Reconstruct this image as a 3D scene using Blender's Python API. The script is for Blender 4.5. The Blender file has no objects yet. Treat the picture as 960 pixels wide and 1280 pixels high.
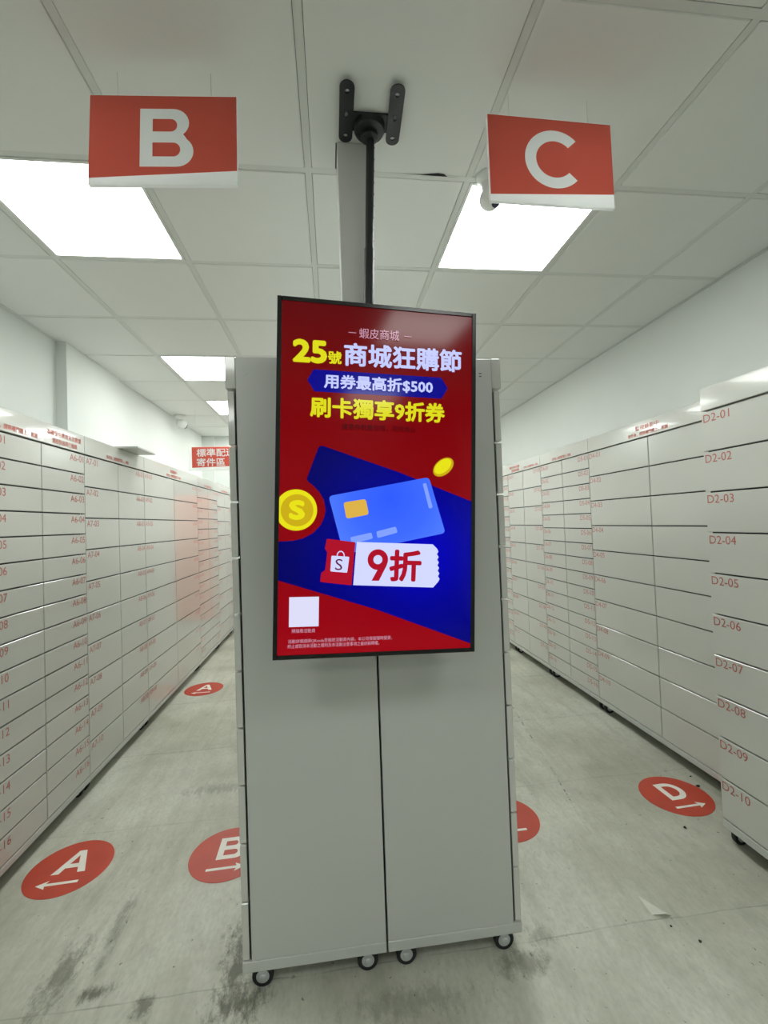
import bpy, bmesh, math, random
from mathutils import Matrix, Vector
random.seed(7)
sc = bpy.context.scene
COL = sc.collection
PI = math.pi

# ------------------------------------------------------------------ camera
CAMH = 1.45
YAW, PIT, ROL, FPX = 0.1172, 0.0232, -0.0354, 553.92
cy, sy, cp, sp = math.cos(YAW), math.sin(YAW), math.cos(PIT), math.sin(PIT)
fw = Vector((sy*cp, cy*cp, sp)); rt = Vector((cy, -sy, 0)); up = rt.cross(fw)
cr, sr = math.cos(ROL), math.sin(ROL)
R2 = rt*cr + up*sr; U2 = up*cr - rt*sr
cam = bpy.data.cameras.new('camera'); camo = bpy.data.objects.new('camera', cam); COL.objects.link(camo)
cam.sensor_fit = 'HORIZONTAL'; cam.sensor_width = 36; cam.lens = FPX/960*36
cam.clip_start = 0.05; cam.clip_end = 100
m = Matrix((R2, U2, -fw)).transposed().to_4x4(); m.translation = (0, 0, CAMH)
camo.matrix_world = m
sc.camera = camo

# ------------------------------------------------------------------ world, exposure, lamp strength
w = bpy.data.worlds.new('world'); sc.world = w; w.use_nodes = True
w.node_tree.nodes['Background'].inputs[0].default_value = (0.8, 0.9, 0.85, 1)
w.node_tree.nodes['Background'].inputs[1].default_value = 0.02
sc.view_settings.view_transform = 'Standard'; sc.view_settings.look = 'None'
sc.view_settings.exposure = 0.12; sc.view_settings.gamma = 1.0
sc.view_settings.use_curve_mapping = False
LAMP = 11.3                      # emission of the ceiling panels
LAMPCOL = (0.97, 1.0, 0.965)

# ------------------------------------------------------------------ materials
def s2l(c):
    return tuple(((v/255)/12.92 if v/255 <= 0.04045 else ((v/255+0.055)/1.055)**2.4) for v in c)
def mat(name, rgb, rough=0.5, metal=0.0, spec=0.5, coat=0.0, emit=None, es=1.0, noise=0.0, nscale=20.0, bump=0.0, bscale=200.0):
    M = bpy.data.materials.new(name); M.use_nodes = True
    nt = M.node_tree; b = nt.nodes['Principled BSDF']
    col = s2l(rgb)
    b.inputs['Base Color'].default_value = (*col, 1)
    b.inputs['Roughness'].default_value = rough; b.inputs['Metallic'].default_value = metal
    b.inputs['Specular IOR Level'].default_value = spec
    if coat:
        b.inputs['Coat Weight'].default_value = coat; b.inputs['Coat Roughness'].default_value = 0.03
    if emit:
        b.inputs['Emission Color'].default_value = (*s2l(emit), 1); b.inputs['Emission Strength'].default_value = es
    if noise or bump:
        tc = nt.nodes.new('ShaderNodeTexCoord')
    if noise:
        n = nt.nodes.new('ShaderNodeTexNoise'); n.inputs['Scale'].default_value = nscale; n.inputs['Detail'].default_value = 4
        nt.links.new(tc.outputs['Object'], n.inputs['Vector'])
        r = nt.nodes.new('ShaderNodeMapRange'); r.inputs[1].default_value = 0.3; r.inputs[2].default_value = 0.7
        r.inputs[3].default_value = 1-noise; r.inputs[4].default_value = 1+noise
        nt.links.new(n.outputs['Fac'], r.inputs[0])
        mx = nt.nodes.new('ShaderNodeMix'); mx.data_type = 'RGBA'; mx.blend_type = 'MULTIPLY'; mx.inputs[0].default_value = 1
        mx.inputs[6].default_value = (*col, 1)
        nt.links.new(r.outputs[0], mx.inputs[7]); nt.links.new(mx.outputs[2], b.inputs['Base Color'])
    if bump:
        n2 = nt.nodes.new('ShaderNodeTexNoise'); n2.inputs['Scale'].default_value = bscale
        nt.links.new(tc.outputs['Object'], n2.inputs['Vector'])
        bp = nt.nodes.new('ShaderNodeBump'); bp.inputs['Strength'].default_value = bump; bp.inputs['Distance'].default_value = 0.002
        nt.links.new(n2.outputs['Fac'], bp.inputs['Height']); nt.links.new(bp.outputs[0], b.inputs['Normal'])
    return M

M = {}
M['wall'] = mat('painted_wall', (224, 228, 224), 0.7, noise=0.015, nscale=3, bump=0.05, bscale=120)
M['tile'] = mat('ceiling_tile', (228, 230, 226), 0.75, noise=0.012, nscale=2.5, bump=0.08, bscale=260)
M['grid'] = mat('ceiling_grid', (214, 217, 212), 0.5)
M['slab'] = mat('slab_dark', (40, 42, 40), 0.9)
M['white'] = mat('locker_white', (206, 207, 201), 0.11, spec=0.5, coat=0.4, noise=0.012, nscale=1.7)
M['panel'] = mat('locker_side_paint', (198, 200, 196), 0.3, spec=0.5, noise=0.012, nscale=1.5)
M['recess'] = mat('recess_shade', (38, 40, 40), 0.6)  # dark grey standing in for shade in gaps, slots and holes
M['red_print'] = mat('red_print', (182, 98, 90), 0.5)
M['red_print_strong'] = mat('red_print_strong', (208, 98, 82), 0.5)
M['black'] = mat('black_metal', (26, 29, 32), 0.45, metal=0.0, noise=0.05)
M['bezel'] = mat('tv_bezel', (14, 16, 18), 0.22)
M['rubber'] = mat('rubber', (26, 29, 33), 0.6)
M['steel'] = mat('zinc_steel', (196, 200, 200), 0.35, metal=0.35)
M['signwhite'] = mat('sign_white', (244, 246, 244), 0.35)
M['signred'] = mat('sign_red', (206, 86, 68), 0.35, coat=0.2, noise=0.015, nscale=4)
M['signletter'] = mat('sign_letter', (246, 249, 248), 0.4)
M['stickred'] = mat('sticker_red', (188, 68, 48), 0.45, noise=0.09, nscale=9)
M['stickwhite'] = mat('sticker_white', (236, 232, 222), 0.45, noise=0.04, nscale=18)
M['duct'] = mat('duct_grey', (214, 214, 210), 0.55, noise=0.02, nscale=3)
M['plastic'] = mat('white_plastic', (228, 230, 226), 0.35)
M['lens'] = mat('camera_lens', (40, 44, 74), 0.1)
M['line'] = mat('nylon_line', (190, 195, 190), 0.3)
M['crumb'] = mat('dirt_crumb', (52, 50, 44), 0.9)
M['poster'] = mat('poster_red', (228, 122, 98), 0.4)
def translucent(m_, rgb, fac):           # thin hollow plastic sheet lets some light through
    nt = m_.node_tree; N = nt.nodes; tr = N.new('ShaderNodeBsdfTranslucent'); tr.inputs[0].default_value = (*s2l(rgb), 1)
    mx = N.new('ShaderNodeMixShader'); mx.inputs[0].default_value = fac
    nt.links.new(N['Principled BSDF'].outputs[0], mx.inputs[1]); nt.links.new(tr.outputs[0], mx.inputs[2])
    nt.links.new(mx.outputs[0], N['Material Output'].inputs['Surface'])
translucent(M['signwhite'], (248, 250, 250), 0.6); translucent(M['signletter'], (250, 252, 252), 0.55); translucent(M['signred'], (230, 112, 96), 0.5)
M['light'] = mat('led_diffuser', (255, 255, 255), 0.5)
nt = M['light'].node_tree; b = nt.nodes['Principled BSDF']
b.inputs['Emission Color'].default_value = (*LAMPCOL, 1); b.inputs['Emission Strength'].default_value = LAMP
M['lframe'] = mat('light_frame', (225, 228, 222), 0.4)

def screen_mat(name, rgb, es=1.0, rough=0.12):
    return mat(name, (3, 3, 4), rough, spec=0.2, emit=rgb, es=es)
S = {}
S['red'] = screen_mat('screen_red', (116, 0, 7))
S['red2'] = screen_mat('screen_ticket_red', (168, 14, 38))
S['blue'] = screen_mat('screen_blue', (3, 0, 122))
S['navy'] = screen_mat('screen_ribbon_blue', (8, 6, 132))
S['card'] = screen_mat('screen_card_blue', (66, 112, 255))
S['strip'] = screen_mat('screen_strip_blue', (126, 156, 255))
S['chip'] = screen_mat('screen_chip_gold', (214, 172, 70))
S['coin'] = screen_mat('screen_coin_yellow', (224, 218, 22))
S['coind'] = screen_mat('screen_coin_gold', (196, 168, 20))
S['yellow'] = screen_mat('screen_yellow', (214, 212, 26))
S['pale'] = screen_mat('screen_pale', (190, 198, 250))
S['palew'] = screen_mat('screen_ticket_white', (204, 210, 255))
S['white'] = screen_mat('screen_white', (214, 214, 240))
S['grey'] = screen_mat('screen_grey', (196, 150, 172))
S['dark'] = screen_mat('screen_dark', (74, 6, 12))
def screen_gradient(m_, stops, radial=None):
    nt = m_.node_tree; N = nt.nodes; tc = N.new('ShaderNodeTexCoord'); rp = N.new('ShaderNodeValToRGB')
    if radial:
        vm = N.new('ShaderNodeVectorMath'); vm.operation = 'DISTANCE'; vm.inputs[1].default_value = radial[0]; nt.links.new(tc.outputs['Object'], vm.inputs[0]); src = vm.outputs['Value']; lo, hi = 0.0, radial[1]
    else:
        sx = N.new('ShaderNodeSeparateXYZ'); nt.links.new(tc.outputs['Object'], sx.inputs[0]); src = sx.outputs[2]; lo, hi = -0.4745, 0.4745
    mr = N.new('ShaderNodeMapRange'); mr.inputs[1].default_value = lo; mr.inputs[2].default_value = hi
    nt.links.new(src, mr.inputs[0]); nt.links.new(mr.outputs[0], rp.inputs[0])
    while len(rp.color_ramp.elements) < len(stops): rp.color_ramp.elements.new(0.5)
    for e, (p_, c_) in zip(rp.color_ramp.elements, stops): e.position = p_; e.color = (*s2l(c_), 1)
    nt.links.new(rp.outputs[0], N['Principled BSDF'].inputs['Emission Color'])
screen_gradient(S['red'], [(0.0, (146, 0, 16)), (0.35, (134, 0, 10)), (0.75, (112, 0, 5)), (1.0, (88, 4, 9))])
screen_gradient(S['blue'], [(0.0, (2, 0, 190)), (0.45, (0, 0, 140)), (1.0, (0, 0, 96))], ((0.12, 0, -0.2), 0.36))
screen_gradient(S['card'], [(0.0, (44, 88, 255)), (0.6, (60, 104, 255)), (1.0, (78, 122, 255))], ((0.03, 0, -0.05), 0.19))
S['s'] = screen_mat('screen_bag_s', (96, 24, 60))

# floor: worn light vinyl sheet with streaks along the aisle, seams and stains
def floor_mat():
    Mt = bpy.data.materials.new('worn_vinyl_floor'); Mt.use_nodes = True
    nt = Mt.node_tree; N = nt.nodes; Lk = nt.links.new; b = N['Principled BSDF']
    tc = N.new('ShaderNodeTexCoord'); P = tc.outputs['Object']
    def noise(scale, loc=(0, 0, 0), vs=(1, 1, 1), detail=6, rough=0.6, dist=0.0, rz=0.0):
        mp = N.new('ShaderNodeMapping'); mp.inputs['Scale'].default_value = vs; mp.inputs['Location'].default_value = loc
        mp.inputs['Rotation'].default_value = (0, 0, rz)
        Lk(P, mp.inputs[0]); n = N.new('ShaderNodeTexNoise'); n.inputs['Scale'].default_value = scale
        n.inputs['Detail'].default_value = detail; n.inputs['Roughness'].default_value = rough; n.inputs['Distortion'].default_value = dist
        Lk(mp.outputs[0], n.inputs['Vector']); return n.outputs['Fac']
    def rng(v, a, c, lo, hi):
        r = N.new('ShaderNodeMapRange'); r.inputs[1].default_value = a; r.inputs[2].default_value = c
        r.inputs[3].default_value = lo; r.inputs[4].default_value = hi; Lk(v, r.inputs[0]); return r.outputs[0]
    def math_(op, a, c=None):
        n = N.new('ShaderNodeMath'); n.operation = op
        for i, v in enumerate((a, c)):
            if v is None: continue
            if isinstance(v, (int, float)): n.inputs[i].default_value = v
            else: Lk(v, n.inputs[i])
        return n.outputs[0]
    def mix(f, a, c):
        n = N.new('ShaderNodeMix'); n.data_type = 'RGBA'
        Lk(f, n.inputs[0])
        for i, v in ((6, a), (7, c)):
            if isinstance(v, tuple): n.inputs[i].default_value = (*s2l(v), 1)
            else: Lk(v, n.inputs[i])
        return n.outputs[2]
    base = mix(rng(noise(1.5, detail=8), 0.35, 0.65, 0, 1), (172, 172, 156), (206, 207, 193))
    st = noise(7, vs=(2.4, 0.3, 1), detail=5, rz=0.08)
    base = mix(rng(st, 0.46, 0.78, 0, 0.5), base, (148, 148, 130))
    fine = noise(30, vs=(1, 0.35, 1), detail=3)
    base = mix(rng(fine, 0.52, 0.8, 0, 0.32), base, (146, 146, 130))
    base = mix(rng(noise(3.2, (5, 2, 0), (1.6, .8, 1), 9, .7), 0.56, 0.78, 0, 0.45), base, (126, 126, 110))
    base = mix(rng(noise(11, (1, 9, 0), (2.2, .7, 1), 7, .75), 0.62, 0.78, 0, 0.5), base, (104, 104, 90))
    base = mix(rng(noise(1.1, (4, 4, 0), (1.2, .6, 1), 9, .65), 0.5, 0.72, 0, 0.75), base, (222, 224, 212))
    base = mix(rng(noise(75, (2, 2, 0), (1, .5, 1), 3), 0.4, 0.75, 0, 0.3), base, (148, 148, 134))
    sx = N.new('ShaderNodeSeparateXYZ'); Lk(P, sx.inputs[0]); X, Y = sx.outputs[0], sx.outputs[1]
    wob = rng(noise(2.3, detail=3), 0, 1, -0.02, 0.02)
    def seam(v, at, wd, strength):
        d = math_('ABSOLUTE', math_('ADD', math_('SUBTRACT', v, at), wob))
        f = rng(d, 0.0, wd, strength, 0.0)
        return math_('MULTIPLY', f, rng(noise(6, (at, 3, 0)), 0.4, 0.6, 0.2, 1))
    for at, wd, k in ((1.49, 0.004, 0.5), (2.33, 0.006, 0.3), (3.07, 0.008, 0.35), (3.9, 0.01, 0.4), (4.8, 0.012, 0.4)):
        base = mix(seam(Y, at, wd, k), base, (92, 92, 78))
    slope = math_('SUBTRACT', X, math_('MULTIPLY', Y, 0.15))
    win = math_('MULTIPLY', rng(Y, 1.9, 2.1, 0, 1), rng(Y, 3.3, 3.5, 1, 0))
    dash = rng(noise(26, (3, 7, 0), (0.2, 1, 1), 2), 0.48, 0.56, 0, 1)
    base = mix(math_('MULTIPLY', math_('MULTIPLY', seam(slope, 0.835, 0.006, 1.0), win), dash), base, (70, 70, 60))
    speck = rng(noise(55, (8, 1, 0), (1, .8, 1), 2, .5), 0.70, 0.76, 0, 0.7)
    base = mix(speck, base, (92, 92, 80))
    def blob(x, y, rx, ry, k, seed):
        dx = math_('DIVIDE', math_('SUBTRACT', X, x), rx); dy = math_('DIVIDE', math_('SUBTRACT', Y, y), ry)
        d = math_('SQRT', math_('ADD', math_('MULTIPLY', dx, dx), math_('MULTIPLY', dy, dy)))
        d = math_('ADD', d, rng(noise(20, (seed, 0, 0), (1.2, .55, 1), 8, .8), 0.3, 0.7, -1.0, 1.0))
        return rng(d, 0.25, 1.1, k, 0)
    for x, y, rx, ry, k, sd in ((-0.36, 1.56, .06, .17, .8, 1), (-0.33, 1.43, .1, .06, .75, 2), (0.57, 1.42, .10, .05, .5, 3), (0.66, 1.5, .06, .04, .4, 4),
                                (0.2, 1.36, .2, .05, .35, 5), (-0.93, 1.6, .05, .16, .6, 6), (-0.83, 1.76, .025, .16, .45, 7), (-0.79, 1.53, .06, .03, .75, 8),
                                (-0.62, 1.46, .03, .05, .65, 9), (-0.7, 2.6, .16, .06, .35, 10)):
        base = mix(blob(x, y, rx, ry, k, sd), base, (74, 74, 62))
    Lk(base, b.inputs['Base Color'])
    Lk(rng(noise(4), 0.3, 0.7, 0.38, 0.62), b.inputs['Roughness'])
    b.inputs['Specular IOR Level'].default_value = 0.35
    bp = N.new('ShaderNodeBump'); bp.inputs['Strength'].default_value = 0.12; bp.inputs['Distance'].default_value = 0.004
    Lk(noise(40, detail=4), bp.inputs['Height']); Lk(bp.outputs[0], b.inputs['Normal'])
    return Mt
M['floor'] = floor_mat()

# ------------------------------------------------------------------ mesh helpers
def bm_box(bm, x0, x1, y0, y1, z0, z1, bev=0.0, seg=1):
    vs = [bm.verts.new((x, y, z)) for x in (x0, x1) for y in (y0, y1) for z in (z0, z1)]
    F = [(0, 1, 3, 2), (4, 6, 7, 5), (0, 4, 5, 1), (2, 3, 7, 6), (0, 2, 6, 4), (1, 5, 7, 3)]
    fs = [bm.faces.new([vs[i] for i in f]) for f in F]
    if bev:
        es = list({e for f in fs for e in f.edges})
        bmesh.ops.bevel(bm, geom=es, offset=bev, segments=seg, affect='EDGES', profile=0.5)
def bm_prism(bm, pts, y0, y1):                 # polygon in xz, extruded along y
    a = [bm.verts.new((x, y0, z)) for x, z in pts]; c = [bm.verts.new((x, y1, z)) for x, z in pts]
    bm.faces.new(a); bm.faces.new(c[::-1])
    n = len(pts)
    for i in range(n): bm.faces.new((a[i], c[i], c[(i+1) % n], a[(i+1) % n]))
def bm_lathe(bm, prof, axis='Z', center=(0, 0, 0), n=24):   # prof: (radius, height)
    rings = []
    for r, h in prof:
        ring = []
        for k in range(n):
            t = 2*PI*k/n; a, c = r*math.cos(t), r*math.sin(t)
            p = {'Z': (a, c, h), 'X': (h, a, c), 'Y': (a, h, c)}[axis]
            ring.append(bm.verts.new((p[0]+center[0], p[1]+center[1], p[2]+center[2])))
        rings.append(ring)
    for r0, r1 in zip(rings, rings[1:]):
        for k in range(n): bm.faces.new((r0[k], r0[(k+1) % n], r1[(k+1) % n], r1[k]))
    bm.faces.new(rings[0][::-1]); bm.faces.new(rings[-1])
def to_mesh(name, bm, smooth=False):
    bmesh.ops.recalc_face_normals(bm, faces=bm.faces)
    me = bpy.data.meshes.new(name); bm.to_mesh(me); bm.free()
    if smooth:
        me.polygons.foreach_set('use_smooth', [True]*len(me.polygons))
        try: me.set_sharp_from_angle(angle=math.radians(40))
        except Exception: pass
    return me
def link(name, me, material, parent=None, loc=None, mtx=None):
    o = bpy.data.objects.new(name, me); COL.objects.link(o)
    if material is not None and not me.materials: me.materials.append(material)
    if parent: o.parent = parent
    if loc: o.location = loc
    if mtx is not None: o.matrix_local = mtx
    return o
def box(name, material, x0, x1, y0, y1, z0, z1, parent=None, bev=0.0, seg=1, loc=None):
    bm = bmesh.new(); bm_box(bm, x0, x1, y0, y1, z0, z1, bev, seg)
    return link(name, to_mesh(name, bm), material, parent, loc)
_cache = {}
def cbox(name, material, sx, sy, sz, parent, loc, bev=0.0):     # shared mesh: a box from 0 to size
    k = (name, material.name, round(sx, 4), round(sy, 4), round(sz, 4), bev)
    if k not in _cache:
        bm = bmesh.new(); bm_box(bm, 0, sx, 0, sy, 0, sz, bev); _cache[k] = to_mesh(name, bm); _cache[k].materials.append(material)
    return link(name, _cache[k], None, parent, loc)
def tag(o, label=None, cat=None, group=None, kind=None):
    if label: o['label'] = label
    if cat: o['category'] = cat
    if group: o['group'] = group
    if kind: o['kind'] = kind
    return o
def empty(name, loc=(0, 0, 0), rz=0.0, mtx=None):
    o = bpy.data.objects.new(name, None); COL.objects.link(o); o.empty_display_size = 0.1
    if mtx is not None: o.matrix_world = mtx
    else: o.location = loc; o.rotation_euler = (0, 0, rz)
    return o

# ------------------------------------------------------------------ flat lettering: all words are turned into meshes in one go
_want = {}
def want(text, bold=0.0):
    _want.setdefault((text, bold), None)
def make_texts():
    obs = {}
    for (t, bd) in _want:
        cu = bpy.data.curves.new('text', 'FONT'); cu.body = t; cu.size = 1.0; cu.resolution_u = 3 if len(t) < 6 else 2
        cu.fill_mode = 'FRONT'
        o = bpy.data.objects.new('text', cu); COL.objects.link(o); obs[(t, bd)] = o
    bpy.context.view_layer.update()
    dg = bpy.context.evaluated_depsgraph_get()
    for k, o in obs.items():
        me = bpy.data.meshes.new_from_object(o.evaluated_get(dg))
        co = [v.co for v in me.vertices]
        x0, x1 = min(c.x for c in co), max(c.x for c in co); y0, y1 = min(c.y for c in co), max(c.y for c in co)
        vs = [((c.x-x0)/(x1-x0)-0.5, 0.0, (c.y-y0)/(y1-y0)-0.5) for c in co]      # unit square in xz, facing -y
        fs = [tuple(p.vertices) for p in me.polygons]
        _want[k] = (vs, fs)
        cu = o.data; bpy.data.objects.remove(o); bpy.data.curves.remove(cu); bpy.data.meshes.remove(me)
_tc = {}
def text(name, t, material, w, h, parent, pos, rot=0.0, bold=0.0):
    """flat lettering w by h metres in the local xz plane, centred on pos, facing -y"""
    k = (t, bold, material.name, round(w, 4), round(h, 4), round(rot, 4))
    if k not in _tc:
        vs, fs = _want[(t, bold)]
        c, s = math.cos(rot), math.sin(rot)
        if bold:                              # heavier strokes: the outline spread a little to all sides
            e = bold*h; w2, h2 = w-2*e, h-2*e; n = len(vs); v2, f2 = [], []
            for q, (dx, dz) in enumerate([(0, 0)] + [(math.cos(PI*k/4), math.sin(PI*k/4)) for k in range(8)]):
                v2 += [((x*w2+e*dx)/w, y-0.00004*q, (z*h2+e*dz)/h) for x, y, z in vs]; f2 += [tuple(i+q*n for i in ff) for ff in fs]
            vs, fs = v2, f2
        me = bpy.data.meshes.new(name)
        me.from_pydata([(x*w*c - z*h*s, y, x*w*s + z*h*c) for x, y, z in vs], [], fs); me.update()
        if me.polygons and me.polygons[0].normal.y > 0: me.flip_normals()
        me.materials.append(material); _tc[k] = me
    return link(name, _tc[k], None, parent, pos)

LEFT_UNITS = [   # y from, column widths, column codes, rows, header words
    (1.931, (0.385, 0.375), ('A5', 'A6'), 16, 'split'),
    (2.691, (0.399, 0.404), ('A7', 'A8'), 10, 'line'),
    (3.494, (0.628, 0.681), ('A9', 'A10'), 10, 'double'),
    (4.803, (0.400, 0.400), ('A11', 'A12'), 16, 'line'),
    (5.603, (0.380, 0.380), ('A13', 'A14'), 10, 'line')]
RIGHT_UNITS = [  # y at the far end, column widths (far first), codes, rows, header
    (3.097, (0.627, 0.630), ('D4', 'D3'), 10, 'camera'),
    (3.863, (0.378, 0.388), ('D6', 'D5'), 16, 'line'),
    (4.625, (0.378, 0.384), ('D8', 'D7'), 10, 'half'),
    (5.385, (0.380, 0.380), ('D10', 'D9'), 16, 'line')]
T_CLOSE = '取件後，請將櫃門關上，謝謝'
T_CAM = '監視錄影中'
T_N1, T_N2 = '為確保包裹姓名及數量', '請核對後再行離開'
for u in LEFT_UNITS + RIGHT_UNITS + [(0, 0, ('D2', 'D1'), 10, '')]:
    for cc in u[2]:
        for r in range(u[3]): want('%s-%02d' % (cc, r+1), 0.0)
for t in (T_CLOSE, T_CAM, T_N1, T_N2): want(t, 0.01)
TV_TEXT = [ # words, material, centre, w, h, rotation, boldness
    ('蝦皮商城', 'grey', (-0.003, 0.4013), 0.112, 0.0285, 0.008, 0.0),
    ('25', 'yellow', (-0.1922, 0.3402), 0.0926, 0.0642, 0.003, 0.06),
    ('號', 'yellow', (-0.1252, 0.3278), 0.037, 0.0357, 0.0, 0.03),
    ('商城狂購節', 'pale', (0.068, 0.3409), 0.3368, 0.0649, 0.008, 0.03),
    ('用券最高折$500', 'pale', (-0.0011, 0.2623), 0.3053, 0.0407, 0.003, 0.03),
    ('刷卡獨享9折券', 'yellow', (-0.0015, 0.1906), 0.3776, 0.0567, 0.001, 0.035),
    ('優惠券數量有限，用完為止', 'dark', (-0.0006, 0.1406), 0.2085, 0.0170, 0.002, 0.02),
    ('折', 'red2', (0.0762, -0.2397), 0.0917, 0.0882, -0.03, 0.035),
    ('S', 'coin', (-0.2212, -0.0887), 0.043, 0.0534, 0.0, 0.07),
    ('S', 's', (-0.1083, -0.2351), 0.0195, 0.0303, -0.064, 0.0),
    ('S', 'coin', (0.1845, 0.0382), 0.020, 0.020, 0.7, 0.05),
    ('掃描看活動頁', 'grey', (-0.2004, -0.4104), 0.0619, 0.0105, -0.01, 0.0),
    ('活動詳情請掃QRcode至蝦皮活動頁內容，本公司保留隨時變更、', 'grey', (-0.1001, -0.4373), 0.2804, 0.0108, 0.004, 0.0),
    ('終止或取消本活動之權利及本活動注意事項之最終解釋權。', 'grey', (-0.1184, -0.4501), 0.2456, 0.0108, 0.004, 0.0)]
for t in TV_TEXT: want(t[0], t[6])
want('標準配送', 0.02); want('寄件區', 0.02)
make_texts()

def shape(name, loops, material, parent, y, extr=0.0):
    """flat filled outline in the local xz plane at depth y (first loop outer, others holes)"""
    cu = bpy.data.curves.new('shape', 'CURVE'); cu.dimensions = '2D'; cu.fill_mode = 'FRONT'
    for lp in loops:
        s = cu.splines.new('POLY'); s.points.add(len(lp)-1); s.use_cyclic_u = True
        for p, (x, z) in zip(s.points, lp): p.co = (x, z, 0, 1)
    o = bpy.data.objects.new('shape', cu); COL.objects.link(o)
    dg = bpy.context.evaluated_depsgraph_get(); me0 = bpy.data.meshes.new_from_object(o.evaluated_get(dg))
    vs = [(v.co.x, y, v.co.y) for v in me0.vertices]; fs = [tuple(p.vertices) for p in me0.polygons]
    bpy.data.objects.remove(o); bpy.data.curves.remove(cu); bpy.data.meshes.remove(me0)
    me = bpy.data.meshes.new(name); me.from_pydata(vs, [], fs); me.update()
    if me.polygons and me.polygons[0].normal.y > 0: me.flip_normals()
    if extr:
        bm = bmesh.new(); bm.from_mesh(me)
        r = bmesh.ops.extrude_face_region(bm, geom=bm.faces[:])
        bmesh.ops.translate(bm, vec=(0, extr, 0), verts=[v for v in r['geom'] if isinstance(v, bmesh.types.BMVert)])
        bmesh.ops.recalc_face_normals(bm, faces=bm.faces); bm.to_mesh(me); bm.free()
    return link(name, me, material, parent)
def circle(cx, cz, r, n=40, rx=None, rot=0.0):
    rx = rx or r; c, s = math.cos(rot), math.sin(rot); out = []
    for k in range(n):
        a, b_ = rx*math.cos(2*PI*k/n), r*math.sin(2*PI*k/n); out.append((cx+a*c-b_*s, cz+a*s+b_*c))
    return out
def rounded(pts, r, n=5):
    out = []; N_ = len(pts)
    for i in range(N_):
        p0, p1, p2 = Vector(pts[i-1]), Vector(pts[i]), Vector(pts[(i+1) % N_])
        a = p1 + (p0-p1).normalized()*r; c = p1 + (p2-p1).normalized()*r
        for k in range(n+1):
            t = k/n; q = a*(1-t)**2 + p1*2*t*(1-t) + c*t*t; out.append((q.x, q.y))
    return out
def letter_loops(ch):
    """bold geometric capitals in a 1 high box centred on 0"""
    if ch == 'C':
        a0, a1, n = math.radians(43), math.radians(317), 36; R_, r_ = 0.5, 0.315
        o = [(R_*math.cos(a0+(a1-a0)*k/n), R_*math.sin(a0+(a1-a0)*k/n)) for k in range(n+1)]
        i = [(r_*math.cos(a0+(a1-a0)*k/n), r_*math.sin(a0+(a1-a0)*k/n)) for k in range(n+1)][::-1]
        return [o+i]
    if ch == 'B':
        x0, x1 = -0.41, 0.0
        def bowl(xc, zc, r, rx, n=14): return [(xc+rx*math.cos(-PI/2+PI*k/n), zc+r*math.sin(-PI/2+PI*k/n)) for k in range(n+1)]
        out = [(x0, -0.5)] + bowl(0.17, -0.235, 0.265, 0.27)[:-3] + bowl(0.12, 0.255, 0.245, 0.25)[3:] + [(x0, 0.5)]
        h1 = [(x0+0.2, -0.325)] + bowl(0.12, -0.205, 0.12, 0.11) + [(x0+0.2, -0.085)]
        h2 = [(x0+0.2, 0.105)] + bowl(0.08, 0.215, 0.11, 0.10) + [(x0+0.2, 0.325)]
        return [out, h1, h2]
    if ch == 'A':
        return [[(-0.5, -0.5), (-0.11, 0.5), (0.11, 0.5), (0.5, -0.5), (0.27, -0.5), (0.19, -0.27), (-0.19, -0.27), (-0.27, -0.5)],
                [(-0.13, -0.09), (0.13, -0.09), (0.0, 0.28)]]
    if ch == 'D':
        def bowl(r, rx, xc, n=18): return [(xc+rx*math.cos(-PI/2+PI*k/n), r*math.sin(-PI/2+PI*k/n)) for k in range(n+1)]
        return [[(-0.42, -0.5)] + bowl(0.5, 0.48, -0.04) + [(-0.42, 0.5)], [(-0.21, -0.31)] + bowl(0.31, 0.29, -0.06) + [(-0.21, 0.31)]]
def scaled(loops, sx, sz, cx=0, cz=0): return [[(x*sx+cx, z*sz+cz) for x, z in lp] for lp in loops]

# ------------------------------------------------------------------ the room
XL, XR, YF, YB, ZC = -1.80, 2.19, -3.2, 6.42, CAMH+1.2857
f = box('floor', M['floor'], XL-0.1, XR+0.1, YF-0.1, YB+0.1, -0.06, 0.0); tag(f, 'worn pale grey vinyl floor with stains and seams', 'floor', kind='structure')
wl = box('wall_left', M['wall'], XL-0.12, XL, YF, YB, 0, ZC+0.1); tag(wl, 'white painted wall above the left lockers', 'wall', kind='structure')
box('pillar', M['wall'], XL-0.02, -1.733, 3.17, 3.925, 0, ZC, wl)
box('wall_lining', M['wall'], XL-0.02, -1.762, 3.925, YB, 0, ZC, wl)
wr = box('wall_right', M['wall'], XR, XR+0.12, YF, YB, 0, ZC+0.1); tag(wr, 'white painted wall above the right lockers', 'wall', kind='structure')
wb = box('wall_back', M['wall'], XL, XR, YB, YB+0.12, 0, ZC+0.1); tag(wb, 'white end wall at the far end of the aisles', 'wall', kind='structure')
box('corner_post', M['wall'], -1.762, -1.60, YB-0.05, YB, 0, ZC-0.004, wb)
M['frontwall'] = mat('grey_wall', (140, 144, 142), 0.7)
wf = box('wall_front', M['frontwall'], XL, XR, YF-0.12, YF, 0, ZC+0.1); tag(wf, 'grey wall behind the viewer', 'wall', kind='structure')
M['shadeboard'] = mat('dark_shadeboard', (48, 50, 50), 0.6)
for nm_, x0, x1, y1 in (('baseboard_left', XL, XL+0.010, 3.165), ('baseboard_right', XR-0.010, XR, YB)):  # unseen dark boards added behind the lockers to deepen the shade beneath
    bb = box(nm_, M['shadeboard'], x0, x1, YF, y1, 0.0, 0.08); tag(bb, 'dark board added to deepen shade under the %s lockers' % nm_.split('_')[1], 'shade board', kind='structure')
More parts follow.
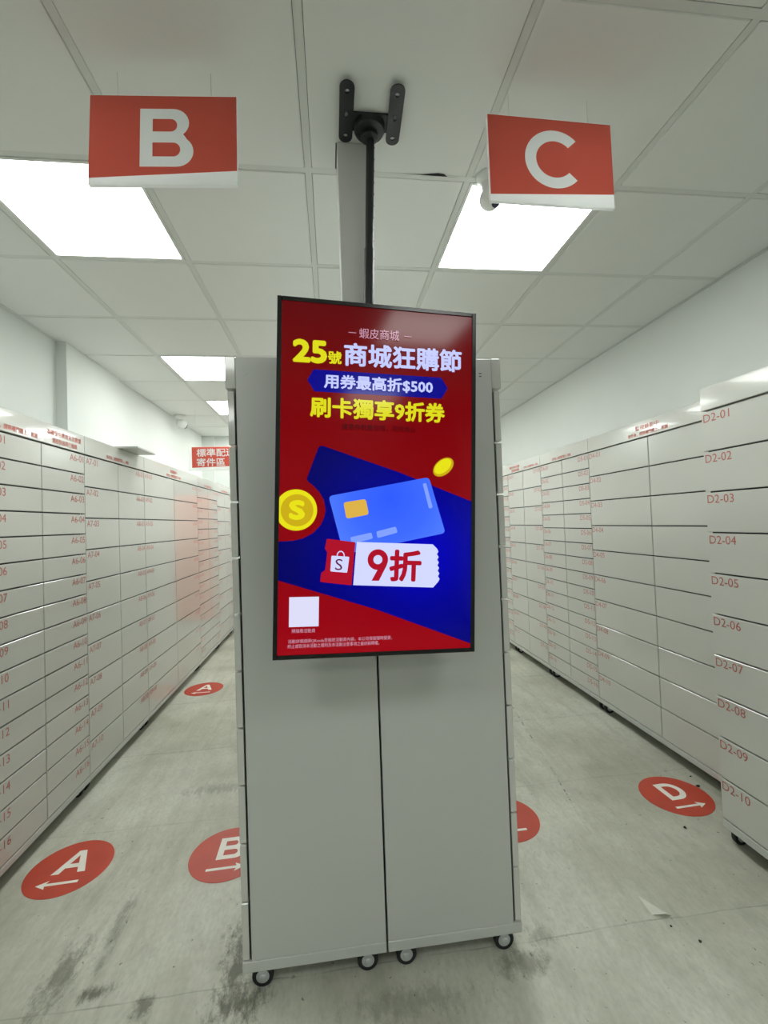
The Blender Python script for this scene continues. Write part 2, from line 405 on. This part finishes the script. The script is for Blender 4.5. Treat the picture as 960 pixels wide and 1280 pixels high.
ce = box('ceiling', M['slab'], XL, XR, YF, YB, ZC+0.06, ZC+0.1); tag(ce, 'suspended ceiling of square white tiles in a flush grid', 'ceiling', kind='structure')
GX = [-0.045+0.6*i for i in range(-4, 5)]; GY0 = 1.599
rows = [GY0+0.6*j for j in range(-9, 10)]
xs = [XL] + [x for x in GX if XL+0.03 < x < XR-0.03] + [XR]
ys = [YF] + [y for y in rows if YF+0.03 < y < YB-0.03] + [YB]
LIGHT_ROWS = (-2.601, -0.801, 1.599, 3.399, 4.599, 5.799)
LIGHT_COLS = (-1.245, 0.555)
def is_light(x, y):
    return any(abs(x-a) < 0.02 for a in LIGHT_COLS) and any(abs(y-b_) < 0.02 for b_ in LIGHT_ROWS)
BW = 0.012
for i in range(len(xs)-1):
    for j in range(len(ys)-1):
        x0, x1, y0, y1 = xs[i], xs[i+1], ys[j], ys[j+1]
        if is_light(x0, y0): continue
        a0 = x0 if i == 0 else x0+BW+0.0015; a1 = x1 if i == len(xs)-2 else x1-BW-0.0015
        b0 = y0 if j == 0 else y0+BW+0.0015; b1 = y1 if j == len(ys)-2 else y1-BW-0.0015
        t = cbox('ceiling_tile', M['tile'], a1-a0, b1-b0, 0.014, ce, (a0, b0, ZC+random.uniform(0.0, 0.003)), 0.0025)
for x in xs[1:-1]: cbox('grid_bar', M['grid'], 2*BW, YB-YF, 0.012, ce, (x-BW, YF, ZC+0.0035))
for j, y in enumerate(ys[1:-1]):
    for i in range(len(xs)-1):
        a0 = xs[i] + (BW if i else 0); a1 = xs[i+1] - (BW if i < len(xs)-2 else 0)
        cbox('grid_bar', M['grid'], a1-a0, 2*BW, 0.012, ce, (a0, y-BW, ZC+0.0035))
box('wall_angle', M['grid'], XL, XL+0.02, YF, YB, ZC-0.003, ZC, ce); box('wall_angle', M['grid'], XR-0.02, XR, YF, YB, ZC-0.003, ZC, ce)
# a tile that no longer sits in its grid shows a dark sliver
shp = shape('tile_gap', [[(0.30, 1.5845), (0.37, 1.582), (0.43, 1.572), (0.455, 1.575), (0.47, 1.586), (0.53, 1.588)]], M['slab'], ce, 0)
shp.data.transform(Matrix(((1, 0, 0, 0), (0, 0, 1, 0), (0, -1, 0, ZC-0.001), (0, 0, 0, 1))))

# ------------------------------------------------------------------ ceiling lights
LNAMES = {(-1.245, 1.599): 'square white ceiling light panel beside the hanging B sign', (0.555, 1.599): 'square white ceiling light panel behind the hanging C sign',
          (-1.245, 3.399): 'square ceiling light panel just left of the middle cabinet top', (-1.245, 4.599): 'small looking far ceiling light panel near the left wall camera'}
for lx in LIGHT_COLS:
    for ly in LIGHT_ROWS:
        if ly > 5 and lx < 0: pass
        o = empty('ceiling_light', (lx+0.3, ly+0.3, ZC))
        near = {-2.601: 'second row behind the viewer', -0.801: 'first row behind the viewer', 1.599: 'over the cabinet', 3.399: 'third row ahead', 4.599: 'fourth row ahead', 5.799: 'last row by the end wall'}[ly]
        tag(o, LNAMES.get((lx, ly), 'square ceiling light panel in the %s aisle, %s' % ('left' if lx < 0 else 'right', near)), 'ceiling light', 'square light panels in the ceiling')
        bm = bmesh.new(); a, c = 0.2865, 0.275
        for (x0, x1, y0, y1) in ((-a, a, -a, -c), (-a, a, c, a), (-a, -c, -c, c), (c, a, -c, c)): bm_box(bm, x0, x1, y0, y1, 0.0, 0.012)
        k = ('lf',)
        if k not in _cache: _cache[k] = to_mesh('frame', bm); _cache[k].materials.append(M['lframe'])
        else: bm.free()
        link('frame', _cache[k], None, o)
        cbox('diffuser', M['light'], 2*c, 2*c, 0.006, o, (-c, -c, 0.004))

# ------------------------------------------------------------------ locker cabinets
def caster_meshes():
    bm = bmesh.new(); bm_lathe(bm, [(0.0225, -0.011), (0.0305, -0.011), (0.033, -0.008), (0.033, 0.008), (0.0305, 0.011), (0.0225, 0.011)], 'X', (0, 0, 0.033), 28)
    tyre = to_mesh('tyre', bm, True); tyre.materials.append(M['rubber'])
    bm = bmesh.new(); bm_lathe(bm, [(0.0085, -0.0185), (0.0105, -0.017), (0.012, -0.0125), (0.0195, -0.0115), (0.0225, -0.0095), (0.0225, 0.0095), (0.0195, 0.0115), (0.012, 0.0125), (0.0105, 0.017), (0.0085, 0.0185)], 'X', (0, 0, 0.033), 24)
    hub = to_mesh('hub', bm, True); hub.materials.append(M['steel'])
    bm = bmesh.new()
    for s in (-1, 1): bm_prism(bm, [(-0.005, 0.040), (0.005, 0.040), (0.016, 0.062), (-0.016, 0.062)], s*0.0145-0.0012, s*0.0145+0.0012)
    bmesh.ops.rotate(bm, verts=bm.verts, cent=(0, 0, 0), matrix=Matrix.Rotation(PI/2, 3, 'Z'))
    bm_box(bm, -0.02, 0.02, -0.022, 0.022, 0.060, 0.0645)
    br = to_mesh('caster', bm); br.materials.append(M['steel'])
    return br, tyre, hub
CB, CT, CH = caster_meshes()
def caster(parent, x, y, sc_=1.0, rz=0.0):
    c = link('caster', CB, None, parent, (x, y, 0)); c.rotation_euler = (0, 0, rz); c.scale = (sc_, sc_, sc_)
    link('tyre', CT, None, c); link('hub', CH, None, c)

def locker(label, loc, rz, widths, codes, nrows, zz, depth, header, group, end_panels=False):
    """front faces local -y, width runs along local +x, front of the doors at y = 0"""
    zb, d0, d1, zt = zz
    W = sum(widths); o = empty('locker_cabinet', loc, rz); tag(o, label, 'locker', group)
    g = 0.0015
    box('body', M['panel'], g, W-g, 0.027, depth, d0-0.003 if end_panels else zb+0.012, zt-0.001, o, 0.002)
    box('gap_shade', M['recess'], g+0.004, W-g-0.004, 0.0245, 0.0275, d0, d1, o)  # dark sheet behind the doors, paints the shade in the door gaps
    box('header_panel', M['white'], g, W-g, -0.006 if end_panels else -0.002, 0.0268, d1+0.003, zt, o, 0.002)
    box('base_rail', M['panel'], g, W-g, -0.001, depth if end_panels else 0.0268, zb, d0-0.004, o, 0.002)
    x = 0.0; dh = (d1-d0)/nrows
    for ci, wdt in enumerate(widths):
        for r in range(nrows):
            zt_ = d1 - r*dh
            d = cbox('door', M['white'], wdt-0.007, 0.0205, dh-0.0065, o, (x+0.0035, 0.0, zt_-dh+0.001), 0.0018)
            if codes:
                t = '%s-%02d' % (codes[ci], r+1)
                tw = 0.130 if len(codes[ci]) < 3 else 0.148; th = 0.036
                px = 0.010+tw/2 if ci == 0 else wdt-0.007-0.008-tw/2
                text('number_label', t, M['red_print'], tw, th, d, (px, -0.0006, dh-0.0065-0.010-th/2), 0, 0.0)
        x += wdt
    hz = d1+0.003; hy = -0.0027; wc = widths[0]
    hh = zt-hz
    P = M['red_print_strong']
    def hl(t, w, cx, z, h): text('notice', t, P, w, h, o, (cx, hy, z), 0, 0.01)
    if header == 'line': hl(T_CLOSE, 0.30, wc, hz+0.022, 0.024)
    if header == 'camera': hl(T_CAM, 0.20, wc, hz+0.060, 0.030); hl(T_CLOSE, 0.34, wc, hz+0.022, 0.024)
    if header == 'double': hl(T_CAM, 0.17, wc, hz+0.062, 0.03); hl(T_CLOSE, 0.36, wc, hz+0.022, 0.026)
    if header == 'split': hl(T_CLOSE, 0.32, wc-0.03-0.16, hz+0.022, 0.026); hl(T_N1, 0.30, wc+0.19, hz+0.062, 0.028); hl(T_N2, 0.215, wc+0.19, hz+0.024, 0.028)
    if header == 'half': hl(T_N1, 0.26, wc-0.19, hz+0.060, 0.028); hl(T_N2, 0.19, wc-0.17, hz+0.024, 0.028); hl(T_CLOSE, 0.30, wc+0.19, hz+0.024, 0.022)
    s_ = (zb)/0.0645
    for cx in (0.030, W-0.030):
        for cyy in (0.056, depth-0.06): caster(o, cx, cyy, s_)
    return o
ZL = (CAMH-1.388, CAMH-1.354, CAMH+0.446, CAMH+0.551)
ZR = (CAMH-1.378, CAMH-1.342, CAMH+0.466, CAMH+0.569)
Z2 = (CAMH-1.383, CAMH-1.345, CAMH+0.442, CAMH+0.544)
ROWTXT = {16: 'sixteen rows of small doors', 10: 'ten rows of doors'}
for (y, wd, cc, n, hd) in LEFT_UNITS:
    extra = ' wide' if wd[0] > 0.5 else ''
    locker('white%s locker cabinet numbered %s and %s along the left wall, %s' % (extra, cc[0], cc[1], ROWTXT[n]), (-1.387, y, 0), PI/2, wd, cc, n, ZL, 0.325, hd, 'white parcel lockers along the left wall')
locker('white locker cabinet without numbers, nearest the viewer along the left wall', (-1.387, 1.167, 0), PI/2, (0.382, 0.382), None, 16, ZL, 0.325, '', 'white parcel lockers along the left wall')
for (y, wd, cc, n, hd) in RIGHT_UNITS:
    extra = ' wide' if wd[0] > 0.5 else ''
    locker('white%s locker cabinet numbered %s and %s along the right wall, %s' % (extra, cc[1], cc[0], ROWTXT[n]), (1.914, y, 0), -PI/2, wd, cc, n, ZR, 0.265, hd, 'white parcel lockers along the right wall')
locker('white locker cabinet numbered D2 standing forward of its row at the right edge', (1.660, 1.801, 0), -PI/2, (0.627, 0.627), ('D2', 'D1'), 10, Z2, 0.42, '', 'white parcel lockers along the right wall')
# the middle island: two rows back to back; their plain end panels face the viewer
ZM = (CAMH-1.385, CAMH-1.347, CAMH+0.442, CAMH+0.548)
YC = 1.4515
nm = ['nearest the viewer', 'second from the viewer', 'third from the viewer']
for k in range(3):
    wdt = (0.627, 0.627) if k != 1 else (0.39, 0.39)
    Wt = sum(wdt); y0 = YC + (0 if k == 0 else 1.256 if k == 1 else 1.256+0.782)
    n = 16 if k == 1 else 10
    o1 = locker('grey white locker cabinet in the middle island, left hand one %s' % nm[k] if k else 'plain grey end of middle locker cabinet, left of the centre seam', (-0.3195, y0+Wt, 0), -PI/2, wdt, None, n, ZM, 0.449, '', 'middle island lockers', True)
    o2 = locker('grey white locker cabinet in the middle island, right hand one %s' % nm[k] if k else 'plain grey end of middle locker cabinet, right of the centre seam', (0.5850, y0, 0), PI/2, wdt, None, n, ZM, 0.449, '', 'middle island lockers', True)
    if k == 0:
        # small marks on the end panels: a screw and a slotted catch
        bm = bmesh.new(); bm_lathe(bm, [(0.0032, -0.002), (0.0042, -0.0005), (0.0042, 0.002)], 'X', (Wt+0.0005, 0.0595, CAMH+0.493), 14)
        link('screw', to_mesh('screw', bm, True), M['steel'], o1)
        for dz in (0.496, 0.486): box('slot', M['recess'], -0.0008, 0.002, 0.0625, 0.0715, CAMH+dz-0.001, CAMH+dz+0.001, o2)

# ------------------------------------------------------------------ television on its ceiling pole
def frame_mtx(c, yaw, pit, rol):
    ex = Vector((math.cos(yaw), math.sin(yaw), 0)); n = Vector((math.sin(yaw), -math.cos(yaw), 0)); ez = Vector((0, 0, 1))
    n2 = n*math.cos(pit) + ez*math.sin(pit); e2 = ez*math.cos(pit) - n*math.sin(pit)
    e3 = ex*math.cos(rol) + e2*math.sin(rol); z3 = e2*math.cos(rol) - ex*math.sin(rol)
    m_ = Matrix((e3, -n2, z3)).transposed().to_4x4(); m_.translation = c
    return m_
tv = empty('television', mtx=frame_mtx((0.1325, 1.2132, CAMH+0.1202), 0.0543, -0.011, -0.0429))
tag(tv, 'upright black television hanging before the cabinet, showing a red and blue sale advert', 'television')
HW, HH, SW, SH = 0.280, 0.486, 0.2680, 0.4745
bm = bmesh.new()
for (x0, x1, z0, z1) in ((-HW, -SW, -HH, HH), (SW, HW, -HH, HH), (-SW, SW, SH, HH), (-SW, SW, -HH, -SH)): bm_box(bm, x0, x1, 0.0, 0.022, z0, z1, 0.0012)
link('bezel', to_mesh('bezel', bm), M['bezel'], tv)
box('back_cover', M['black'], -HW+0.004, HW-0.004, 0.0215, 0.048, -HH+0.004, HH-0.004, tv, 0.006, 2)
box('ports_hump', M['black'], -0.16, 0.16, 0.047, 0.070, -0.30, 0.12, tv, 0.006, 2)
scr = box('screen', S['red'], -SW, SW, 0.0030, 0.0210, -SH, SH, tv)
Y0 = 0.0028; DY = 0.00014; _ly = [0]
def art(name, loops, m_):
    _ly[0] += 1
    return shape(name, loops, S[m_], scr, Y0 - DY*_ly[0])
def clipx(pts): return [(min(SW, max(-SW, x)), z) for x, z in pts]
art('blue_field', [clipx([(-0.1677, 0.0783), (-0.1635, 0.0849), (-0.1549, 0.0863), (0.0588, 0.0195), (0.268, -0.0575), (0.268, -0.4625), (-0.0053, -0.3591), (-0.268, -0.2765), (-0.268, -0.1730), (-0.2312, -0.1709), (-0.2047, -0.1645), (-0.1788, -0.1505), (-0.1578, -0.1278), (-0.1485, -0.1061), (-0.1455, -0.0867), (-0.1511, -0.0587), (-0.1631, -0.0394), (-0.1793, -0.0225), (-0.1943, -0.0110), (-0.1971, -0.0046)])], 'blue')
art('ribbon', [[(-0.1986, 0.2631), (-0.1819, 0.2930), (0.1772, 0.2930), (0.1963, 0.2635), (0.1776, 0.2330), (-0.1791, 0.2330)]], 'navy')
art('bank_card', [rounded([(-0.1380, -0.0500), (0.1425, 0.0085), (0.1920, -0.1485), (-0.0946, -0.2080)], 0.012)], 'card')
art('card_chip', [rounded([(-0.0976, -0.0665), (-0.0361, -0.0560), (-0.0272, -0.0985), (-0.0890, -0.1112)], 0.008)], 'chip')
art('card_strip', [rounded([(0.1244, -0.0102), (0.1345, -0.0077), (0.1545, -0.0772), (0.1434, -0.0807)], 0.0045)], 'strip')
art('card_strip', [rounded([(-0.0065, -0.1454), (0.0487, -0.1310), (0.0540, -0.1480), (-0.0026, -0.1635)], 0.005)], 'strip')
art('card_strip', [rounded([(-0.0785, -0.1615), (-0.0195, -0.1480), (-0.0149, -0.1645), (-0.0731, -0.1795)], 0.005)], 'strip')
art('coin_rim', [clipx(circle(-0.2235, -0.0887, 0.0553, 48))], 'coin')
art('coin_face', [clipx(circle(-0.2210, -0.0895, 0.0430, 44))], 'coind')
art('small_coin_rim', [circle(0.1845, 0.0382, 0.0215, 36, 0.0345, 0.68)], 'coind')
art('small_coin_face', [circle(0.1828, 0.0402, 0.0165, 36, 0.0290, 0.68)], 'coin')
art('ticket_stub', [rounded([(-0.1414, -0.1652), (-0.0637, -0.1747), (-0.0734, -0.2920), (-0.1582, -0.2814), (-0.1553, -0.2568), (-0.1447, -0.2494), (-0.1399, -0.2010), (-0.1464, -0.1924)], 0.003, 3)], 'red2')
zig = [(0.1675, -0.193)]
for k in range(1, 12):
    zig.append((0.1672+0.0045*k/11 + (0.0035 if k % 2 else -0.001), -0.193-0.0925*k/12))
art('ticket', [[(-0.0600, -0.1740), (0.1546, -0.1806)] + zig + [(0.1716, -0.2851), (0.1566, -0.3017), (-0.0687, -0.2914)]], 'palew')
art('bag_handle', [circle(-0.1035, -0.2115, 0.0135, 24, 0.0110), circle(-0.1035, -0.2115, 0.0105, 24, 0.0082)], 'palew')
art('bag', [rounded([(-0.1285, -0.2109), (-0.0799, -0.2142), (-0.0853, -0.2576), (-0.1310, -0.2534)], 0.003, 3)], 'palew')
art('blank_square', [[(-0.2387, -0.3207), (-0.1605, -0.3207), (-0.1605, -0.3998), (-0.2387, -0.3998)]], 'white')
art('numeral_ring', [circle(-0.0013, -0.2225, 0.0285, 40), circle(-0.0013, -0.2225, 0.0125, 28)], 'red2')
art('numeral_tail', [[(0.0262, -0.2285), (0.0235, -0.2385), (0.0020, -0.2806), (-0.0185, -0.2800), (0.0015, -0.2440)]], 'red2')
for sgn in (-1, 1): art('title_dash', [[(sgn*0.078-0.0105, 0.4013+0.0008+sgn*0.0006), (sgn*0.078+0.0105, 0.4013+0.0008+sgn*0.0006), (sgn*0.078+0.0105, 0.4013-0.0008+sgn*0.0006), (sgn*0.078-0.0105, 0.4013-0.0008+sgn*0.0006)]], 'grey')
for (t, mm, c, w_, h_, r_, bd) in TV_TEXT:
    text('lettering', t, S[mm], w_, h_, scr, (c[0], Y0-DY*26, c[1]), r_, bd)

# pole mount: bracket on the ceiling, telescopic pole, neck to the television
mt = empty('ceiling_mount', (0.160, 1.40, ZC)); tag(mt, 'black ceiling bracket with perforated telescopic pole carrying the television', 'tv mount')
def bar_loops(cx, cy0, cy1, hw, tilt):
    lp = []
    for k in range(13): t = PI*k/12; lp.append((hw*math.cos(t), cy1-hw+hw*math.sin(t)))
    for k in range(13): t = PI+PI*k/12; lp.append((hw*math.cos(t), cy0+hw+hw*math.sin(t)))
    return lp
def ceil_plate(name, loops, z0, th, parent, ox, oy, rz, mtl):
    o = shape(name, loops, mtl, parent, 0, th)
    o.data.transform(Matrix(((1, 0, 0, 0), (0, 0, 1, 0), (0, -1, 0, 0), (0, 0, 0, 1))))
    o.location = (ox, oy, z0); o.rotation_euler = (0, 0, rz); return o
for (ox, rz) in ((-0.0755, 0.0), (0.0775, -0.035)):
    L_ = bar_loops(0, -0.120, 0.088, 0.0222, 0)
    holes = [circle(0, -0.088, 0.0070, 16), circle(0, 0.062, 0.0070, 16), circle(0, -0.012, 0.0105, 16, 0.0055)]
    pl = ceil_plate('mount_arm', [L_]+holes, -0.0125, 0.004, mt, ox, -0.04, rz, M['black'])
    for yy in (-0.088, 0.062):
        bm = bmesh.new(); bm_lathe(bm, [(0.003, -0.0015), (0.0052, 0.000), (0.0052, 0.0035)], 'Z', (0, yy, 0), 12)
        link('screw', to_mesh('screw', bm, True), M['steel'], pl)
box('cross_plate', M['black'], -0.060, 0.060, -0.052, 0.012, -0.0080, -0.0005, mt, 0.001)
bm = bmesh.new(); bm_lathe(bm, [(0.050, -0.008), (0.050, -0.020), (0.046, -0.027), (0.026, -0.029)], 'Z', (0.0, -0.008, 0), 32)
link('swivel_cup', to_mesh('swivel_cup', bm, True), M['black'], mt)
bm = bmesh.new(); bm_lathe(bm, [(0.028, -0.028), (0.028, -0.040), (0.017, -0.046)], 'Z', (0.0, 0.0, 0), 24)
link('collar', to_mesh('collar', bm, True), M['black'], mt)
PT = Vector((0.003, 0, -0.05)); PBm = Vector((-0.0130, 0, -0.405)); PB = Vector((-0.0375, 0, -0.95))
def tube(name, a, c, r, mtl, parent, n=20):
    bm = bmesh.new(); d = (c-a); bm_lathe(bm, [(r, 0), (r, d.length)], 'Z', (0, 0, 0), n)
    o = link(name, to_mesh(name, bm, True), mtl, parent); o.location = a; o.rotation_euler = d.to_track_quat('Z', 'Y').to_euler(); return o
inner = tube('inner_pole', PT, PBm, 0.0135, M['black'], mt)
outer = tube('outer_pole', PBm, PB, 0.0158, M['black'], mt)
for k in range(9):
    bm = bmesh.new(); bm_lathe(bm, [(0.0028, 0), (0.0028, 0.002)], 'Y', (0, -0.0142, 0), 10)
    h = link('pole_hole', to_mesh('pole_hole', bm), M['recess'], inner); h.location = (0, 0, 0.02+0.0385*k)
bm = bmesh.new(); bm_lathe(bm, [(0.0028, 0), (0.0028, 0.002)], 'Y', (0, -0.0165, 0), 10)
h = link('pole_hole', to_mesh('pole_hole', bm), M['recess'], outer); h.location = (0, 0, 0.03)
box('neck', M['black'], -0.062, -0.012, -0.112, 0.01, -1.01, -0.94, mt, 0.003)
box('wall_plate', M['black'], -0.13, 0.07, -0.116, -0.110, -1.09, -0.87, mt, 0.001)

du = empty('cable_duct', (0.11, 1.52, ZC)); tag(du, 'grey cable duct rising from the middle cabinet to the ceiling behind the pole', 'duct')
box('duct_body', M['duct'], -0.053, 0.055, -0.055, 0.055, -(ZC-ZM[3])+0.0005, -0.0005, du, 0.002)
box('cutout_edge', M['slab'], -0.057, -0.0535, -0.05, 0.057, -0.0024, -0.0006, du)

# ------------------------------------------------------------------ hanging signs
def hanging_sign(ch, mtx, w_, h_, label, lw, lh, lx, slant):
    o = empty('hanging_sign', mtx=mtx); tag(o, label, 'sign', 'red and white signs hanging from the ceiling')
    a, c = w_/2, h_/2
    box('board', M['signwhite'], -a, a, 0.0, 0.012, -c, c, o, 0.001)
    LP = scaled(letter_loops(ch), lw, lh, lx[0], lx[1])
    shape('red_panel', [[(-a+0.001, c-0.001), (a-0.001, c-0.001), (a-0.001, slant[1]), (-a+0.001, slant[0])]] + LP, M['signred'], o, -0.0006)
    shape('letter', LP, M['signletter'], o, -0.0009)
    for s in (-0.32, 0.32):
        p0 = Vector((s*w_, 0.006, c-0.002)); top = mtx @ p0; L_ = ZC - top.z
        p1 = mtx.inverted() @ Vector((top.x, top.y, ZC))
        tube('hanging_line', p0, p1, 0.0005, M['line'], o, 6)
    return o
hanging_sign('B', frame_mtx((-0.428, 1.259, CAMH+1.078), -0.062, 0.081, 0.005), 0.400, 0.270, 'red hanging sign with a large white B, left of the pole', 0.170, 0.176, (0.006, 0.006), (-0.116, -0.094))
hanging_sign('C', frame_mtx((0.699, 1.250, CAMH+1.077), 0.014, 0.018, -0.004), 0.400, 0.268, 'red hanging sign with a large white C, right of the pole', 0.192, 0.182, (0.010, 0.008), (-0.114, -0.090))
o = empty('hanging_sign', (-1.22, 4.9, CAMH+0.744)); tag(o, 'far red sign with two lines of white Chinese characters above the lockers', 'sign', 'red and white signs hanging from the ceiling')
box('board', M['signwhite'], -0.275, 0.275, 0.0, 0.012, -0.127, 0.127, o, 0.001)
shape('red_panel', [[(-0.238, 0.126), (0.274, 0.126), (0.274, -0.078), (-0.238, -0.094)]], M['signred'], o, -0.0008)
text('lettering', '標準配送', M['signletter'], 0.40, 0.088, o, (-0.190+0.20, -0.0016, 0.066), 0, 0.02)
text('lettering', '寄件區', M['signletter'], 0.293, 0.088, o, (-0.190+0.1465, -0.0016, -0.036), 0, 0.02)
for s in (-0.2, 0.2): tube('hanging_line', Vector((s, 0.006, 0.125)), Vector((s, 0.006, ZC-CAMH-0.744)), 0.0006, M['line'], o, 6)

# ------------------------------------------------------------------ floor stickers
def floor_sticker(ch, x, y, arrow, label, rz=0.0):
    r = 0.165; o = empty('floor_sticker', (x, y, 0), rz); tag(o, label, 'floor sticker', 'round red floor stickers with letters')
    def flat(ob, z):
        ob.data.transform(Matrix(((1, 0, 0, 0), (0, 0, 1, 0), (0, 1, 0, z), (0, 0, 0, 1))))
        if ob.data.polygons[0].normal.z < 0 and len(ob.data.polygons) < 400: ob.data.flip_normals()
        return ob
    bm = bmesh.new(); bm_lathe(bm, [(r, 0.0004), (r, 0.0011), (r-0.001, 0.0014)], 'Z', (0, 0, 0), 64); link('disc', to_mesh('disc', bm), M['stickred'], o)
    flat(shape('letter', scaled(letter_loops(ch), 0.135, 0.135, 0.008, 0.032), M['stickwhite'], o, 0), 0.0019)
    s = arrow
    sh = [(-0.075*s, -0.082), (0.050*s, -0.082), (0.044*s, -0.066), (0.088*s, -0.089), (0.044*s, -0.112), (0.050*s, -0.096), (-0.075*s, -0.096)]
    if s < 0: sh = sh[::-1]
    flat(shape('arrow', [sh], M['stickwhite'], o, 0), 0.0019)
    return o
floor_sticker('A', -1.178, 2.111, -1, 'round red floor sticker with white A and left arrow, nearest one', 0.03)
floor_sticker('A', -1.200, 4.215, -1, 'round red floor sticker with white A, far down the left aisle')
floor_sticker('B', -0.507, 2.084, 1, 'round red floor sticker with white B partly behind the middle cabinet', 0.02)
floor_sticker('C', 0.777, 2.098, -1, 'round red floor sticker mostly hidden right of the middle cabinet')
floor_sticker('D', 1.700, 2.120, 1, 'round red floor sticker with white D and right arrow', 0.04)

# ------------------------------------------------------------------ security cameras
def security_camera(loc, r, label, look, drop=1.6):
    o = empty('security_camera', loc); tag(o, label, 'camera', 'white security cameras on the ceiling')
    bm = bmesh.new(); bm_lathe(bm, [(r*0.95, 0.0), (r*1.0, -r*0.15), (r*0.9, -r*0.5), (r*0.55, -r*0.75), (r*0.4, -r*(drop-0.5))], 'Z', (0, 0, 0), 28)
    link('mount_base', to_mesh('mount_base', bm, True), M['plastic'], o)
    bm = bmesh.new(); bmesh.ops.create_uvsphere(bm, u_segments=28, v_segments=16, radius=r)
    bl = link('head', to_mesh('head', bm, True), M['plastic'], o, (look[0]*r*0.35, look[1]*r*0.35, -r*drop))
    d = Vector(look).normalized()
    bm = bmesh.new(); bm_lathe(bm, [(r*0.52, 0), (r*0.52, r*0.14), (r*0.42, r*0.2)], 'Z', (0, 0, 0), 24)
    le = link('lens', to_mesh('lens', bm, True), M['lens'], bl); le.location = d*r*0.82; le.rotation_euler = d.to_track_quat('Z', 'Y').to_euler()
    return o
security_camera((0.617, 1.572, ZC), 0.039, 'round white security camera half hidden behind the C sign', (0.45, -0.6, -0.66), 2.45)
security_camera((-1.665, 5.20, ZC), 0.058, 'round white security camera where the left wall meets the ceiling', (0.6, 0.7, -0.45))

# ------------------------------------------------------------------ small things
bd = box('shelf_board', M['panel'], -1.66, -1.265, 3.10, 3.398, ZL[3]+0.0005, ZL[3]+0.0125, None, 0.001)
tag(bd, 'thin white board on top of the left lockers jutting into the aisle', 'board')
po = empty('wall_poster', (-0.86, YB, 0)); tag(po, 'tall red poster panel on the end wall behind the middle cabinet', 'poster')
box('backing', M['signwhite'], -0.27, 0.27, -0.012, 0.0, 0.15, 2.14, po, 0.001)
box('red_face', M['poster'], -0.255, 0.255, -0.0135, -0.0121, 0.2, 1.92, po)
def crumb(name, x, y, r, label, mt_, flatz=0.5, sx=1.0):
    bm = bmesh.new(); bmesh.ops.create_icosphere(bm, subdivisions=1, radius=r)
    for v in bm.verts: v.co = Vector((v.co.x*sx*random.uniform(.7, 1.2), v.co.y*random.uniform(.7, 1.2), (v.co.z*flatz)*random.uniform(.7, 1.1)))
    zmin = min(v.co.z for v in bm.verts)
    o = link(name, to_mesh(name, bm), mt_, None, (x, y, -zmin)); tag(o, label, 'debris', 'bits of dirt on the floor'); return o
crumb('dirt_crumb', 1.561, 1.898, 0.008, 'dark bit of dirt on the floor below the D sticker', M['crumb'], 0.6)
crumb('dirt_crumb', 1.868, 2.165, 0.009, 'dark bit of dirt at the right rim of the D sticker', M['crumb'], 0.6, 1.4)
crumb('dirt_crumb', 1.90, 2.25, 0.006, 'tiny bit of dirt under the right lockers near the D sticker', M['crumb'], 0.6)
crumb('dirt_crumb', 1.131, 1.462, 0.005, 'tiny dark speck just below the lifted floor flap', M['crumb'], 0.6)
crumb('dirt_crumb', 1.183, 1.397, 0.006, 'tiny dark speck nearest the viewer on the right floor', M['crumb'], 0.6)
bm = bmesh.new(); v = [bm.verts.new(p) for p in ((1.10, 1.515, 0.0004), (1.165, 1.502, 0.0004), (1.105, 1.60, 0.0004), (1.142, 1.497, 0.014))]
bm.faces.new((v[0], v[3], v[2])); bm.faces.new((v[3], v[1], v[2])); bm.faces.new((v[0], v[1], v[3])); bm.faces.new((v[0], v[2], v[1]))
fl = link('floor_flap', to_mesh('floor_flap', bm), mat('flap_vinyl', (206, 207, 194), 0.5, noise=0.05)); tag(fl, 'small lifted corner of floor sheet on the seam at right', 'floor flap')
